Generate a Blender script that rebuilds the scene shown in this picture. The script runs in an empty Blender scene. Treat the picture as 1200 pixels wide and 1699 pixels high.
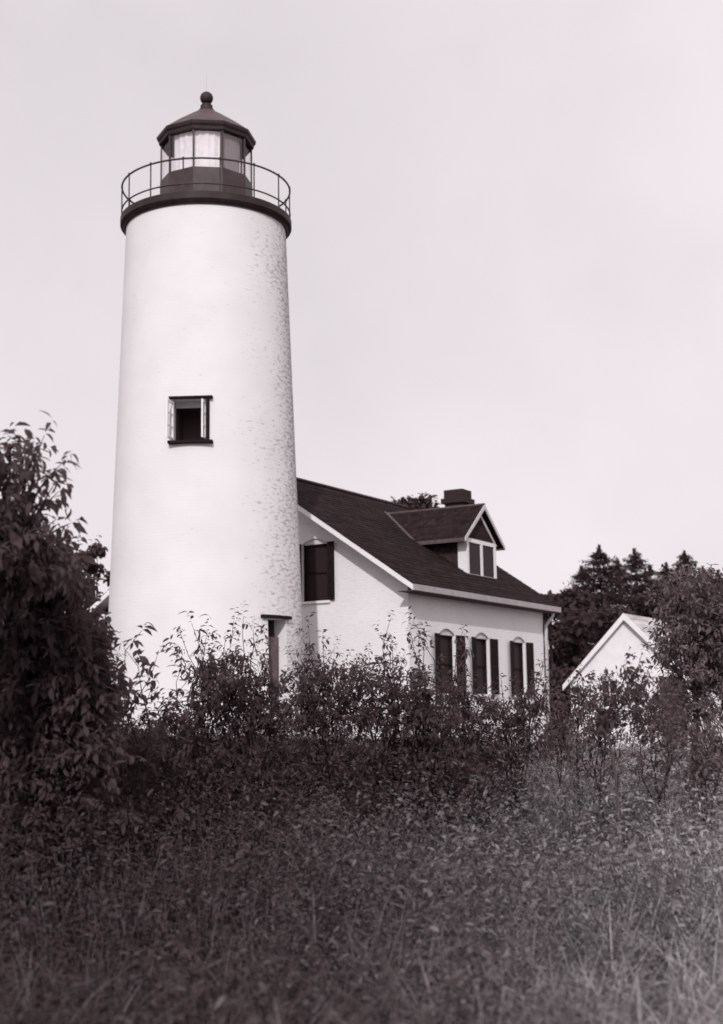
import bpy, math, random
import numpy as np
from mathutils import Vector, Matrix
R = math.radians
random.seed(7)
rng = np.random.default_rng(11)
scene = bpy.context.scene
COL = scene.collection

# ------------------------------------------------------------------ camera
F_PX, PITCH, ROLL = 2337.98, .1503, -.0156
_f = Vector((0, math.cos(PITCH), math.sin(PITCH)))
_u = Vector((0, -math.sin(PITCH), math.cos(PITCH)))
_r = Vector((1, 0, 0))
_c, _s = math.cos(ROLL), math.sin(ROLL)
CR, CU, CF = _c * _r + _s * _u, -_s * _r + _c * _u, _f
cd = bpy.data.cameras.new('camera')
cam = bpy.data.objects.new('camera', cd)
COL.objects.link(cam)
cam.matrix_world = Matrix(((CR.x, CU.x, -CF.x, 0), (CR.y, CU.y, -CF.y, 0), (CR.z, CU.z, -CF.z, 0), (0, 0, 0, 1)))
cd.sensor_fit = 'VERTICAL'
cd.sensor_height = 36
cd.sensor_width = 36
cd.lens = 36 * F_PX / 1699
cd.clip_start = .1
cd.clip_end = 6000
cd.dof.use_dof = True
cd.dof.focus_distance = 17
cd.dof.aperture_fstop = 1.7
scene.camera = cam

# ------------------------------------------------------------------ sky, sun, exposure
SUN_AZ, SUN_EL = 5.0, 31.0          # rays travel 5 deg to the right of the view axis
W = bpy.data.worlds.new('World')
scene.world = W
W.use_nodes = True
nt = W.node_tree
bg = nt.nodes['Background']
sky = nt.nodes.new('ShaderNodeTexSky')
sky.sky_type = 'NISHITA'
sky.sun_disc = False
sky.sun_elevation = R(SUN_EL)
sky.sun_rotation = R(180 + SUN_AZ)
sky.air_density = 1.0
sky.dust_density = 4.0
bw = nt.nodes.new('ShaderNodeRGBToBW')
nt.links.new(sky.outputs[0], bw.inputs[0])
tc = nt.nodes.new('ShaderNodeTexCoord')
nz = nt.nodes.new('ShaderNodeTexNoise')
nz.inputs['Scale'].default_value = 2.6
nz.inputs['Detail'].default_value = 5
nz.inputs['Roughness'].default_value = .55
nt.links.new(tc.outputs['Generated'], nz.inputs['Vector'])
mr = nt.nodes.new('ShaderNodeMapRange')          # thin uneven high cloud veil
mr.inputs['From Min'].default_value = .3
mr.inputs['From Max'].default_value = .7
mr.inputs['To Min'].default_value = 6.9
mr.inputs['To Max'].default_value = 8.25
nt.links.new(nz.outputs[0], mr.inputs['Value'])
sc_ = nt.nodes.new('ShaderNodeMath'); sc_.operation = 'MULTIPLY'; sc_.inputs[1].default_value = .22
nt.links.new(bw.outputs[0], sc_.inputs[0])
ad = nt.nodes.new('ShaderNodeMath'); ad.operation = 'ADD'
nt.links.new(sc_.outputs[0], ad.inputs[0])
nt.links.new(mr.outputs[0], ad.inputs[1])
# thicker, greyer veil in the upper left part of the sky
dn = nt.nodes.new('ShaderNodeVectorMath'); dn.operation = 'DOT_PRODUCT'
dn.inputs[1].default_value = (-.26, .83, .49)
nt.links.new(tc.outputs['Generated'], dn.inputs[0])
dm_ = nt.nodes.new('ShaderNodeMapRange'); dm_.interpolation_type = 'SMOOTHSTEP'
dm_.inputs['From Min'].default_value = .88; dm_.inputs['From Max'].default_value = 1
dm_.inputs['To Min'].default_value = 1; dm_.inputs['To Max'].default_value = .89
nt.links.new(dn.outputs['Value'], dm_.inputs['Value'])
ad0 = ad
ad = nt.nodes.new('ShaderNodeMath'); ad.operation = 'MULTIPLY'
nt.links.new(ad0.outputs[0], ad.inputs[0]); nt.links.new(dm_.outputs[0], ad.inputs[1])
tint = nt.nodes.new('ShaderNodeVectorMath'); tint.operation = 'MULTIPLY'
tint.inputs[1].default_value = (1.05, .972, 1.01)
nt.links.new(ad.outputs[0], tint.inputs[0])
nt.links.new(tint.outputs[0], bg.inputs['Color'])
bg.inputs['Strength'].default_value = .1

sl = bpy.data.lights.new('sun', 'SUN')
sl.energy = 2.3
sl.angle = R(.9)
sl.color = (1.0, .945, .97)
sun = bpy.data.objects.new('sun', sl)
COL.objects.link(sun)
_d = Vector((math.sin(R(SUN_AZ)) * math.cos(R(SUN_EL)), math.cos(R(SUN_AZ)) * math.cos(R(SUN_EL)), -math.sin(R(SUN_EL))))
sun.rotation_euler = _d.to_track_quat('-Z', 'Y').to_euler()
sun.location = (-10, -20, 30)

vs = scene.view_settings
vs.view_transform = 'Standard'
vs.look = 'None'
vs.exposure = 0
vs.gamma = 1

# ------------------------------------------------------------------ helpers
def at(px, py, depth):
    """point seen at that pixel of the 1200 x 1699 photograph, that many metres ahead"""
    return (CF + CR * ((px - 600) / F_PX) + CU * ((849.5 - py) / F_PX)) * depth

def smooth(a, b, x):
    t = min(1, max(0, (x - a) / (b - a)))
    return t * t * (3 - 2 * t)

def gz(x, y):
    far = smooth(9, 27, y)
    z = -1.62 + .82 * smooth(6, 27, y)
    z += far * (.33 - .045 * max(-12, min(12, x)))
    z += .05 * math.sin(x * .7 + 1.3) * math.sin(y * .5) * (1 - smooth(40, 80, y))
    z -= .9 * smooth(31, 60, y) * 0
    return z

def tag(o, label=None, cat=None, group=None, kind=None):
    if label: o['label'] = label
    if cat: o['category'] = cat
    if group: o['group'] = group
    if kind: o['kind'] = kind
    return o

def empty(name, loc, rz=0):
    o = bpy.data.objects.new(name, None)
    COL.objects.link(o)
    o.location = loc
    o.rotation_euler = (0, 0, rz)
    return o

class MB:
    def __init__(s): s.v, s.f, s.uv = [], [], None
    def add(s, vs, fs):
        n = len(s.v)
        s.v += [tuple(v) for v in vs]
        s.f += [tuple(i + n for i in f) for f in fs]
        return s
    def box(s, x0, y0, z0, x1, y1, z1):
        return s.add([(x0, y0, z0), (x1, y0, z0), (x1, y1, z0), (x0, y1, z0), (x0, y0, z1), (x1, y0, z1), (x1, y1, z1), (x0, y1, z1)],
                     [(0, 3, 2, 1), (4, 5, 6, 7), (0, 1, 5, 4), (1, 2, 6, 5), (2, 3, 7, 6), (3, 0, 4, 7)])
    def obox(s, c, ax, ay, az):
        c, ax, ay, az = map(Vector, (c, ax, ay, az))
        p = [c - ax - ay - az, c + ax - ay - az, c + ax + ay - az, c - ax + ay - az,
             c - ax - ay + az, c + ax - ay + az, c + ax + ay + az, c - ax + ay + az]
        return s.add(p, [(0, 3, 2, 1), (4, 5, 6, 7), (0, 1, 5, 4), (1, 2, 6, 5), (2, 3, 7, 6), (3, 0, 4, 7)])
    def slab(s, quad, n, t):
        """quad of 4 points thickened by t against direction n"""
        n = Vector(n).normalized() * t
        a = [Vector(p) for p in quad]
        return s.add(a + [p - n for p in a], [(0, 1, 2, 3), (7, 6, 5, 4), (0, 4, 5, 1), (1, 5, 6, 2), (2, 6, 7, 3), (3, 7, 4, 0)])
    def tube(s, pts, rad, n=6, cap=True):
        pts = [Vector(p) for p in pts]
        if not hasattr(rad, '__len__'): rad = [rad] * len(pts)
        rings = []
        t = (pts[1] - pts[0]).normalized()
        a = t.orthogonal().normalized()
        for i, p in enumerate(pts):
            t = (pts[min(i + 1, len(pts) - 1)] - pts[max(i - 1, 0)]).normalized()
            a = (a - t * a.dot(t)).normalized()
            b = t.cross(a)
            rings.append([p + (a * math.cos(2 * math.pi * k / n) + b * math.sin(2 * math.pi * k / n)) * rad[i] for k in range(n)])
        vs = [q for r in rings for q in r]
        fs = []
        for i in range(len(pts) - 1):
            for k in range(n):
                k2 = (k + 1) % n
                fs.append((i * n + k, i * n + k2, (i + 1) * n + k2, (i + 1) * n + k))
        if cap:
            fs.append(tuple(range(n - 1, -1, -1)))
            fs.append(tuple((len(pts) - 1) * n + k for k in range(n)))
        return s.add(vs, fs)
    def lathe(s, prof, n=48, off=0.0, closed=False):
        """profile of (r, z) turned round z"""
        vs, fs, m = [], [], len(prof)
        for k in range(n):
            a = off + 2 * math.pi * k / n
            for r, z in prof: vs.append((r * math.sin(a), -r * math.cos(a), z))
        for k in range(n):
            k2 = (k + 1) % n
            for i in range(m if closed else m - 1):
                j = (i + 1) % m
                fs.append((k * m + i, k2 * m + i, k2 * m + j, k * m + j))
        return s.add(vs, fs)
    def build(s, name, mat, parent=None, smooth=False, bevel=0, planar_uv=False, auto=None):
        me = bpy.data.meshes.new(name)
        me.from_pydata(s.v, [], s.f)
        if s.uv is not None:
            l = me.uv_layers.new(name='UVMap')
            for p in me.polygons:
                for li in p.loop_indices: l.data[li].uv = s.uv[me.loops[li].vertex_index]
        elif planar_uv:
            l = me.uv_layers.new(name='UVMap')
            for p in me.polygons:
                nx, ny = abs(p.normal.x), abs(p.normal.y)
                for li in p.loop_indices:
                    c = me.vertices[me.loops[li].vertex_index].co
                    l.data[li].uv = (c.y if nx > ny else c.x, c.z)
        me.materials.append(mat)
        if smooth:
            me.polygons.foreach_set('use_smooth', [True] * len(me.polygons))
            if auto: me.set_sharp_from_angle(angle=R(auto))
        o = bpy.data.objects.new(name, me)
        COL.objects.link(o)
        if parent: o.parent = parent
        if bevel:
            m = o.modifiers.new('bevel', 'BEVEL'); m.width = bevel; m.segments = 2; m.limit_method = 'ANGLE'
        return o

def np_mesh(name, V, tris, quads, mat, parent=None, tone=None, smooth=False):
    """fast mesh from numpy arrays"""
    me = bpy.data.meshes.new(name)
    me.vertices.add(len(V))
    me.vertices.foreach_set('co', np.ascontiguousarray(V, np.float32).ravel())
    nt_, nq = len(tris), len(quads)
    idx = np.concatenate([np.asarray(tris, np.int32).ravel(), np.asarray(quads, np.int32).ravel()])
    me.loops.add(len(idx))
    me.loops.foreach_set('vertex_index', idx)
    me.polygons.add(nt_ + nq)
    st = np.concatenate([np.arange(nt_) * 3, nt_ * 3 + np.arange(nq) * 4]).astype(np.int32)
    me.polygons.foreach_set('loop_start', st)
    if tone is not None:
        a = me.attributes.new('tone', 'FLOAT', 'POINT')
        a.data.foreach_set('value', np.ascontiguousarray(tone, np.float32))
    me.update(calc_edges=True)
    me.validate()
    if smooth: me.polygons.foreach_set('use_smooth', [True] * len(me.polygons))
    me.materials.append(mat)
    o = bpy.data.objects.new(name, me)
    COL.objects.link(o)
    if parent: o.parent = parent
    return o

# ------------------------------------------------------------------ materials
def G(v):
    k = .62 * math.exp(-5.5 * v)
    return (v * (1 + k * .86), v * (1 - k * .12), v * (1 - k * .02), 1)

def mat(name, v, rough=.8, spec=.3, metal=0, var=0, vscale=3, bump=0, bscale=40):
    m = bpy.data.materials.new(name)
    m.use_nodes = True
    n = m.node_tree
    p = n.nodes['Principled BSDF']
    p.inputs['Base Color'].default_value = G(v)
    p.inputs['Roughness'].default_value = rough
    p.inputs['Specular IOR Level'].default_value = spec
    p.inputs['Metallic'].default_value = metal
    if var or bump:
        t = n.nodes.new('ShaderNodeTexCoord')
    if var:
        z = n.nodes.new('ShaderNodeTexNoise')
        z.inputs['Scale'].default_value = vscale; z.inputs['Detail'].default_value = 6
        n.links.new(t.outputs['Object'], z.inputs['Vector'])
        r = n.nodes.new('ShaderNodeValToRGB')
        r.color_ramp.elements[0].position = .3; r.color_ramp.elements[0].color = G(max(.004, v * (1 - var)))
        r.color_ramp.elements[1].position = .7; r.color_ramp.elements[1].color = G(min(.88, v * (1 + var)))
        n.links.new(z.outputs[0], r.inputs[0]); n.links.new(r.outputs[0], p.inputs['Base Color'])
    if bump:
        z2 = n.nodes.new('ShaderNodeTexNoise')
        z2.inputs['Scale'].default_value = bscale; z2.inputs['Detail'].default_value = 4
        n.links.new(t.outputs['Object'], z2.inputs['Vector'])
        b = n.nodes.new('ShaderNodeBump'); b.inputs['Strength'].default_value = bump; b.inputs['Distance'].default_value = .02
        n.links.new(z2.outputs[0], b.inputs['Height']); n.links.new(b.outputs[0], p.inputs['Normal'])
    return m

def brick_mat(name, v, mortar_bump=.5, flake=0.0, flake_and_graze=False):
    """whitewashed brick: courses in relief, rough limewash, flaked patches where flake > 0"""
    m = bpy.data.materials.new(name); m.use_nodes = True
    n = m.node_tree; L = n.links.new
    p = n.nodes['Principled BSDF']
    p.inputs['Roughness'].default_value = .9; p.inputs['Specular IOR Level'].default_value = .15
    uv = n.nodes.new('ShaderNodeUVMap')
    br = n.nodes.new('ShaderNodeTexBrick')
    br.inputs['Scale'].default_value = 1
    br.inputs['Brick Width'].default_value = .22; br.inputs['Row Height'].default_value = .075
    br.inputs['Mortar Size'].default_value = .009; br.inputs['Mortar Smooth'].default_value = .6
    br.inputs['Color1'].default_value = (1, 1, 1, 1); br.inputs['Color2'].default_value = (.8, .8, .8, 1); br.inputs['Mortar'].default_value = (0, 0, 0, 1)
    L(uv.outputs[0], br.inputs['Vector'])
    tcn = n.nodes.new('ShaderNodeTexCoord')
    n1 = n.nodes.new('ShaderNodeTexNoise'); n1.inputs['Scale'].default_value = 9; n1.inputs['Detail'].default_value = 8; n1.inputs['Roughness'].default_value = .65
    L(tcn.outputs['Object'], n1.inputs['Vector'])
    mx = n.nodes.new('ShaderNodeMath'); mx.operation = 'MULTIPLY_ADD'; mx.inputs[1].default_value = .9
    L(n1.outputs[0], mx.inputs[0]); L(br.outputs['Color'], mx.inputs[2])
    bp = n.nodes.new('ShaderNodeBump'); bp.inputs['Strength'].default_value = mortar_bump; bp.inputs['Distance'].default_value = .012
    L(mx.outputs[0], bp.inputs['Height']); L(bp.outputs[0], p.inputs['Normal'])
    # slow tone drift of the limewash
    n2 = n.nodes.new('ShaderNodeTexNoise'); n2.inputs['Scale'].default_value = 1.1; n2.inputs['Detail'].default_value = 6
    L(tcn.outputs['Object'], n2.inputs['Vector'])
    r2 = n.nodes.new('ShaderNodeValToRGB')
    r2.color_ramp.elements[0].position = .3; r2.color_ramp.elements[0].color = G(v * .93)
    r2.color_ramp.elements[1].position = .65; r2.color_ramp.elements[1].color = G(v)
    L(n2.outputs[0], r2.inputs[0])
    col = r2.outputs[0]
    if flake:
        mp = n.nodes.new('ShaderNodeMapping'); mp.inputs['Scale'].default_value = (6, 16, 1)
        L(uv.outputs[0], mp.inputs[0])
        n3 = n.nodes.new('ShaderNodeTexNoise'); n3.inputs['Scale'].default_value = 1; n3.inputs['Detail'].default_value = 6; n3.inputs['Roughness'].default_value = .6
        L(mp.outputs[0], n3.inputs['Vector'])
        fac = n3.outputs[0]
        if flake_and_graze:
            # flaking plus grazing-light speckle put into the colour, thickening rightwards, in uneven bands
            sx = n.nodes.new('ShaderNodeSeparateXYZ'); L(uv.outputs[0], sx.inputs[0])
            w1 = n.nodes.new('ShaderNodeMapRange')
            w1.inputs['From Min'].default_value = .7; w1.inputs['From Max'].default_value = 3.3
            w1.inputs['To Min'].default_value = -.16; w1.inputs['To Max'].default_value = .13
            L(sx.outputs[0], w1.inputs['Value'])
            n4 = n.nodes.new('ShaderNodeTexNoise'); n4.inputs['Scale'].default_value = .8; n4.inputs['Detail'].default_value = 3
            L(uv.outputs[0], n4.inputs['Vector'])
            w2 = n.nodes.new('ShaderNodeMath'); w2.operation = 'MULTIPLY_ADD'; w2.inputs[1].default_value = .3; w2.inputs[2].default_value = -.15
            L(n4.outputs[0], w2.inputs[0])
            a1 = n.nodes.new('ShaderNodeMath'); a1.operation = 'ADD'; L(fac, a1.inputs[0]); L(w1.outputs[0], a1.inputs[1])
            a2 = n.nodes.new('ShaderNodeMath'); a2.operation = 'ADD'; L(a1.outputs[0], a2.inputs[0]); L(w2.outputs[0], a2.inputs[1])
            fac = a2.outputs[0]
        rr = n.nodes.new('ShaderNodeMapRange')
        rr.inputs['From Min'].default_value = .5; rr.inputs['From Max'].default_value = .72
        rr.inputs['To Max'].default_value = flake
        L(fac, rr.inputs['Value'])
        mix = n.nodes.new('ShaderNodeMix'); mix.data_type = 'RGBA'
        L(rr.outputs[0], mix.inputs['Factor']); L(col, mix.inputs['A']); mix.inputs['B'].default_value = G(.24)
        col = mix.outputs['Result']
    L(col, p.inputs['Base Color'])
    return m

def shingle_mat(name, v, row=.14, var=.35):
    m = bpy.data.materials.new(name); m.use_nodes = True
    n = m.node_tree; L = n.links.new
    p = n.nodes['Principled BSDF']
    p.inputs['Roughness'].default_value = .95; p.inputs['Specular IOR Level'].default_value = .08
    uv = n.nodes.new('ShaderNodeUVMap')
    br = n.nodes.new('ShaderNodeTexBrick')
    br.inputs['Scale'].default_value = 1
    br.inputs['Brick Width'].default_value = .13; br.inputs['Row Height'].default_value = row
    br.inputs['Mortar Size'].default_value = .006; br.inputs['Mortar Smooth'].default_value = .3
    br.inputs['Color1'].default_value = G(v * (1 - var)); br.inputs['Color2'].default_value = G(v * (1 + var)); br.inputs['Mortar'].default_value = G(v * .5)
    L(uv.outputs[0], br.inputs['Vector'])
    tcn = n.nodes.new('ShaderNodeTexCoord')
    mp = n.nodes.new('ShaderNodeMapping'); mp.inputs['Scale'].default_value = (.5, 5, 1)
    L(uv.outputs[0], mp.inputs[0])
    n2 = n.nodes.new('ShaderNodeTexNoise'); n2.inputs['Scale'].default_value = 1.2; n2.inputs['Detail'].default_value = 7
    L(mp.outputs[0], n2.inputs['Vector'])
    r2 = n.nodes.new('ShaderNodeMapRange'); r2.inputs['From Min'].default_value = .3; r2.inputs['From Max'].default_value = .7
    r2.inputs['To Min'].default_value = .6; r2.inputs['To Max'].default_value = 1.5
    L(n2.outputs[0], r2.inputs['Value'])
    vm = n.nodes.new('ShaderNodeVectorMath'); vm.operation = 'MULTIPLY'
    L(br.outputs['Color'], vm.inputs[0]); L(r2.outputs[0], vm.inputs[1])
    L(vm.outputs[0], p.inputs['Base Color'])
    bp = n.nodes.new('ShaderNodeBump'); bp.inputs['Strength'].default_value = .5; bp.inputs['Distance'].default_value = .015
    L(br.outputs['Fac'], bp.inputs['Height']); bp.invert = True
    L(bp.outputs[0], p.inputs['Normal'])
    return m

def leaf_mat(name, lo, hi, trans=.25, rough=.55, spec=.25):
    m = bpy.data.materials.new(name); m.use_nodes = True
    n = m.node_tree; L = n.links.new
    p = n.nodes['Principled BSDF']
    p.inputs['Roughness'].default_value = rough; p.inputs['Specular IOR Level'].default_value = spec
    a = n.nodes.new('ShaderNodeAttribute'); a.attribute_name = 'tone'
    r = n.nodes.new('ShaderNodeValToRGB')
    r.color_ramp.elements[0].color = G(lo); r.color_ramp.elements[1].color = G(hi)
    L(a.outputs['Fac'], r.inputs[0]); L(r.outputs[0], p.inputs['Base Color'])
    t = n.nodes.new('ShaderNodeBsdfTranslucent'); L(r.outputs[0], t.inputs['Color'])
    mx = n.nodes.new('ShaderNodeMixShader'); mx.inputs[0].default_value = trans
    L(p.outputs[0], mx.inputs[1]); L(t.outputs[0], mx.inputs[2])
    L(mx.outputs[0], n.nodes['Material Output'].inputs['Surface'])
    return m

def glass_mat(name, clear=.8):
    m = bpy.data.materials.new(name); m.use_nodes = True
    n = m.node_tree
    n.nodes.remove(n.nodes['Principled BSDF'])
    t = n.nodes.new('ShaderNodeBsdfTransparent'); t.inputs['Color'].default_value = (.98, .97, .975, 1)
    g = n.nodes.new('ShaderNodeBsdfGlossy'); g.inputs['Roughness'].default_value = .05; g.inputs['Color'].default_value = (.9, .87, .88, 1)
    x = n.nodes.new('ShaderNodeMixShader'); x.inputs[0].default_value = 1 - clear
    n.links.new(t.outputs[0], x.inputs[1]); n.links.new(g.outputs[0], x.inputs[2])
    n.links.new(x.outputs[0], n.nodes['Material Output'].inputs['Surface'])
    return m

M_tower = brick_mat('whitewashed tower brick', .76, .18, .9, True)
M_house = brick_mat('whitewashed house brick', .81, .4, .14)
M_white = mat('white paint', .78, .6, .3, var=.05, vscale=6)
M_trim = mat('weathered grey white trim', .55, .7, .25, var=.15, vscale=5)
M_black = mat('black iron paint', .022, .6, .25, var=.35, vscale=4, bump=.2, bscale=25)
M_iron = mat('iron rail', .03, .5, .4)
M_lantern = mat('black lantern plate', .038, .55, .35, var=.3, vscale=5)
M_roofmetal = mat('lantern roof sheet', .065, .6, .3, var=.25, vscale=3)
M_roof = shingle_mat('dark wood shingle roof', .016)
M_cheek = shingle_mat('dark shingle dormer cheek', .03, .15)
M_flash = mat('valley flashing', .07, .6, .4, var=.3, vscale=6)
M_shut = mat('dark painted shutter', .012, .8, .08, var=.3, vscale=8)
M_pane = mat('dark window glass', .02, .35, .06)
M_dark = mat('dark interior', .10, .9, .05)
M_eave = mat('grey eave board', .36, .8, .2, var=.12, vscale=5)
M_eavesof = mat('shade-toned eave soffit', .07, .9, .1)  # under-eave shade put into the board colour
M_lint = mat('dark stone lintel', .012, .8, .1)
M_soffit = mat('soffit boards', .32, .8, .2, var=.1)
M_chim = brick_mat('dark chimney brick', .028, .8)
M_shed = mat('white clapboard', .8, .8, .2, var=.05, vscale=4)
M_shedroof = shingle_mat('pale weathered shingle', .5, .14, .12)
M_door = mat('dark plank door', .035, .7, .2, var=.3, vscale=6)
M_grey = mat('grey door paint', .09, .7, .2, var=.2, vscale=6)
M_glass = glass_mat('lantern glass', .95)
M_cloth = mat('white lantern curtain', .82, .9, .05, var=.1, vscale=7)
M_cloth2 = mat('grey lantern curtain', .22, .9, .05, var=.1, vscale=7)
M_bark = mat('dark bark', .035, .9, .1, var=.4, vscale=14, bump=.6, bscale=30)
M_barkgrey = mat('grey bark', .085, .9, .1, var=.4, vscale=14, bump=.6, bscale=30)
M_leaf = leaf_mat('dark sapling leaf', .075, .11, .55, .75, .08)
M_leafdark = leaf_mat('deep shade leaf', .095, .115, .6, .75, .08)
M_leafpale = leaf_mat('veil-lightened leaf', .09, .2, .35, .75, .08)  # veiling brightness put into a lighter leaf colour
M_leaffar = leaf_mat('far tree leaf', .05, .08, .4, .8, .05)
M_needle = leaf_mat('spruce needle', .04, .065, .3, .8, .05)
M_grass = leaf_mat('field grass', .036, .55, .25, .7, .15)
M_weed = leaf_mat('weed leaf', .036, .50, .3, .75, .1)
M_step = mat('whitewashed stone', .7, .9, .1, var=.1, bump=.4, bscale=12)

# ------------------------------------------------------------------ ground
def build_ground():
    xs = sorted(set(list(np.linspace(-30, 30, 76)) + [-2500, -900, -350, -150, -80, -50, 50, 80, 150, 350, 900, 2500]))
    ys = sorted(set(list(np.linspace(-6, 60, 100)) + [-300, -60, -20, 75, 100, 150, 250, 450, 900, 2000, 4500]))
    vs_, fs = [], []
    for y in ys:
        for x in xs: vs_.append((x, y, gz(x, y)))
    nx = len(xs)
    for j in range(len(ys) - 1):
        for i in range(nx - 1):
            fs.append((j * nx + i, j * nx + i + 1, (j + 1) * nx + i + 1, (j + 1) * nx + i))
    b = MB(); b.add(vs_, fs)
    m = mat('field soil and thatch', .06, .95, .05, var=.5, vscale=1.2, bump=.6, bscale=14)
    o = b.build('ground', m, None, True)
    tag(o, 'dark grassy field rising gently to the lighthouse', 'ground', kind='structure')
build_ground()

# ------------------------------------------------------------------ lighthouse
TX, TY = -3.6028, 32.3016
TZ = -.45
def build_lighthouse():
    root = empty('lighthouse', (TX, TY, TZ))
    tag(root, 'tall round white brick lighthouse with black iron gallery and many sided lantern', 'lighthouse')
    Z = lambda w: w - TZ
    rad = lambda z: 2.216 - .0343 * (z + TZ - 2.288)
    ztop = Z(11.75)
    # openings: (theta0, theta1, z0, z1, depth)
    ops = [(-14.5, 8.4, Z(6.20), Z(7.17), .38), (43.5, 58.5, Z(.25), Z(2.34), .35)]
    th = set(np.round(np.linspace(-180, 180, 145), 4)); zz = set(np.round(np.linspace(-.4, ztop, 28), 4))
    for a, b, c, d, _ in ops:
        th |= {a, b}; zz |= {c, d}
    th = sorted(th); zz = sorted(zz)
    mb = MB(); mb.uv = []
    P = lambda t, z, r=None: ((rad(z) if r is None else r) * math.sin(R(t)), -(rad(z) if r is None else r) * math.cos(R(t)), z)
    nz_ = len(zz)
    for t in th:
        for z in zz:
            mb.v.append(P(t, z)); mb.uv.append((R(t) * 2.1, z))
    for i in range(len(th) - 1):
        for j in range(nz_ - 1):
            tm, zm = (th[i] + th[i + 1]) / 2, (zz[j] + zz[j + 1]) / 2
            if any(a < tm < b and c < zm < d for a, b, c, d, _ in ops): continue
            mb.f.append((i * nz_ + j, (i + 1) * nz_ + j, (i + 1) * nz_ + j + 1, i * nz_ + j + 1))
    shaft = mb.build('tower_shaft', M_tower, root, True, auto=50)
    for k, (a, b, c, d, dep) in enumerate(ops):
        # plastered reveal of the opening, running straight in
        mid = R((a + b) / 2)
        inn = Vector((-math.sin(mid), math.cos(mid), 0))
        q = [Vector(P(a, c)), Vector(P(b, c)), Vector(P(b, d)), Vector(P(a, d))]
        qi = [v + inn * dep for v in q]
        rv = MB(); rv.add(q + qi, [(0, 1, 5, 4), (1, 2, 6, 5), (2, 3, 7, 6), (3, 0, 4, 7)])
        back = MB(); side = (q[1] - q[0]).normalized()
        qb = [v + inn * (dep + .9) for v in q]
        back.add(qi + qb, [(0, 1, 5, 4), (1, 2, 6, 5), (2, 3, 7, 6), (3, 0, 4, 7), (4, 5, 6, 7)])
        up = Vector((0, 0, 1)); out = -inn
        cb = (q[0] + q[1]) / 2; ct = (q[2] + q[3]) / 2; hw = (q[1] - q[0]).length / 2
        if k == 0:
            w = rv.build('window', M_white, root)
            back.build('window_opening', M_dark, w)
            ln = MB(); ln.obox(ct + out * .05 + up * .02, side * (hw + .07), out * .06, up * .024); ln.build('lintel', M_lint, w, bevel=.006)
            sl_ = MB(); sl_.obox(cb + out * .06 - up * .02, side * (hw + .08), out * .09, up * .03); sl_.build('sill', M_lint, w, bevel=.006)
            fr = MB()
            iw = hw - .02
            fr.obox(ct + inn * .30 - up * .07, side * iw, inn * .03, up * .07)
            fr.build('frame', M_trim, w)
            for sgn, ang, wd in ((-1, 104, .34), (1, 84, .26)):
                h = (q[0] if sgn < 0 else q[1]) + inn * .02 + up * .05 - side * sgn * (.02 if sgn < 0 else .1)
                dr = (-side * sgn) * math.cos(R(ang)) + out * math.sin(R(ang))   # leaf direction from the hinge
                nr = dr.cross(up)
                H = (d - c) - .12
                s = MB(); bar = .024
                s.obox(h + dr * bar + up * H / 2, dr * bar, nr * .018, up * H / 2)
                s.obox(h + dr * (wd - bar) + up * H / 2, dr * bar, nr * .018, up * H / 2)
                for f in (0, 1): s.obox(h + dr * wd / 2 + up * (bar if f == 0 else H - bar), dr * (wd / 2 - 2 * bar), nr * .018, up * bar)
                for f in (1 / 3, 2 / 3): s.obox(h + dr * wd / 2 + up * H * f, dr * (wd / 2 - 2 * bar), nr * .012, up * .012)
                cs = s.build('casement', M_white, w)
                g = MB(); g.obox(h + dr * wd / 2 + up * H / 2, dr * (wd / 2 - bar), nr * .003, up * (H / 2 - bar)); g.build('pane', M_glass, w)
            # dark strip standing in for shade at the right jamb
            b2 = MB(); b2.obox(q[1] + out * .03 + up * (d - c) / 2 - side * .035, side * .035, out * .02, up * ((d - c) / 2 - .02)); b2.build('jamb_shade', M_lint, w)
        else:
            dd = rv.build('door_recess', M_white, root)
            back.build('dark_passage', M_dark, dd)
            ln = MB(); N = 8; vs_ = []
            for i in range(N + 1):
                t = 38.5 + (62 - 38.5) * i / N
                for rr_, z_ in ((-.05, d + .005), (.085, d + .005), (.085, d + .075), (-.05, d + .075)): vs_.append(P(t, z_, rad(d) + rr_))
            fs_ = [(k_ * 4 + e, k_ * 4 + (e + 1) % 4, k_ * 4 + 4 + (e + 1) % 4, k_ * 4 + 4 + e) for k_ in range(N) for e in range(4)] + [(0, 1, 2, 3), (N * 4 + 3, N * 4 + 2, N * 4 + 1, N * 4)]
            ln.add(vs_, fs_); ln.build('lintel', M_lint, dd)
            lf = MB(); lc = cb + inn * .3 + up * .86
            lf.obox(lc, side * (hw - .015), inn * .025, up * .85)
            for s_ in (-.33, .33):
                lf.obox(lc + side * s_ * hw * 1.3 - inn * .035, side * hw * .24, inn * .012, up * .3)
            lf.build('door_leaf', M_grey, dd)
            st = MB()
            for i in range(4): st.obox(cb + out * (.2 + .28 * i) - up * (.12 + .17 * i + .2), side * .6, out * .15, up * (.2))
            st.build('door_steps', M_step, dd, bevel=.015)
    # gallery
    g = MB()
    g.lathe([(1.2, Z(11.985)), (2.0, Z(11.975)), (2.035, Z(11.955)), (2.035, Z(11.80)), (2.01, Z(11.765)), (1.97, Z(11.75)), (1.80, Z(11.745))], 96)
    g.lathe([(1.93, Z(11.70)), (1.965, Z(11.752)), (1.85, Z(11.752))], 96)
    deck = g.build('gallery_deck', M_black, root, True, auto=35)
    r1 = MB()
    for z, rr in ((12.7446, .023), (12.1267 + .02, .019)):
        ring = [(2.0 * math.sin(2 * math.pi * k / 96), -2.0 * math.cos(2 * math.pi * k / 96), Z(z)) for k in range(97)]
        r1.tube(ring, rr, 8, False)
    rail = r1.build('gallery_railing', M_iron, root, True)
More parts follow.
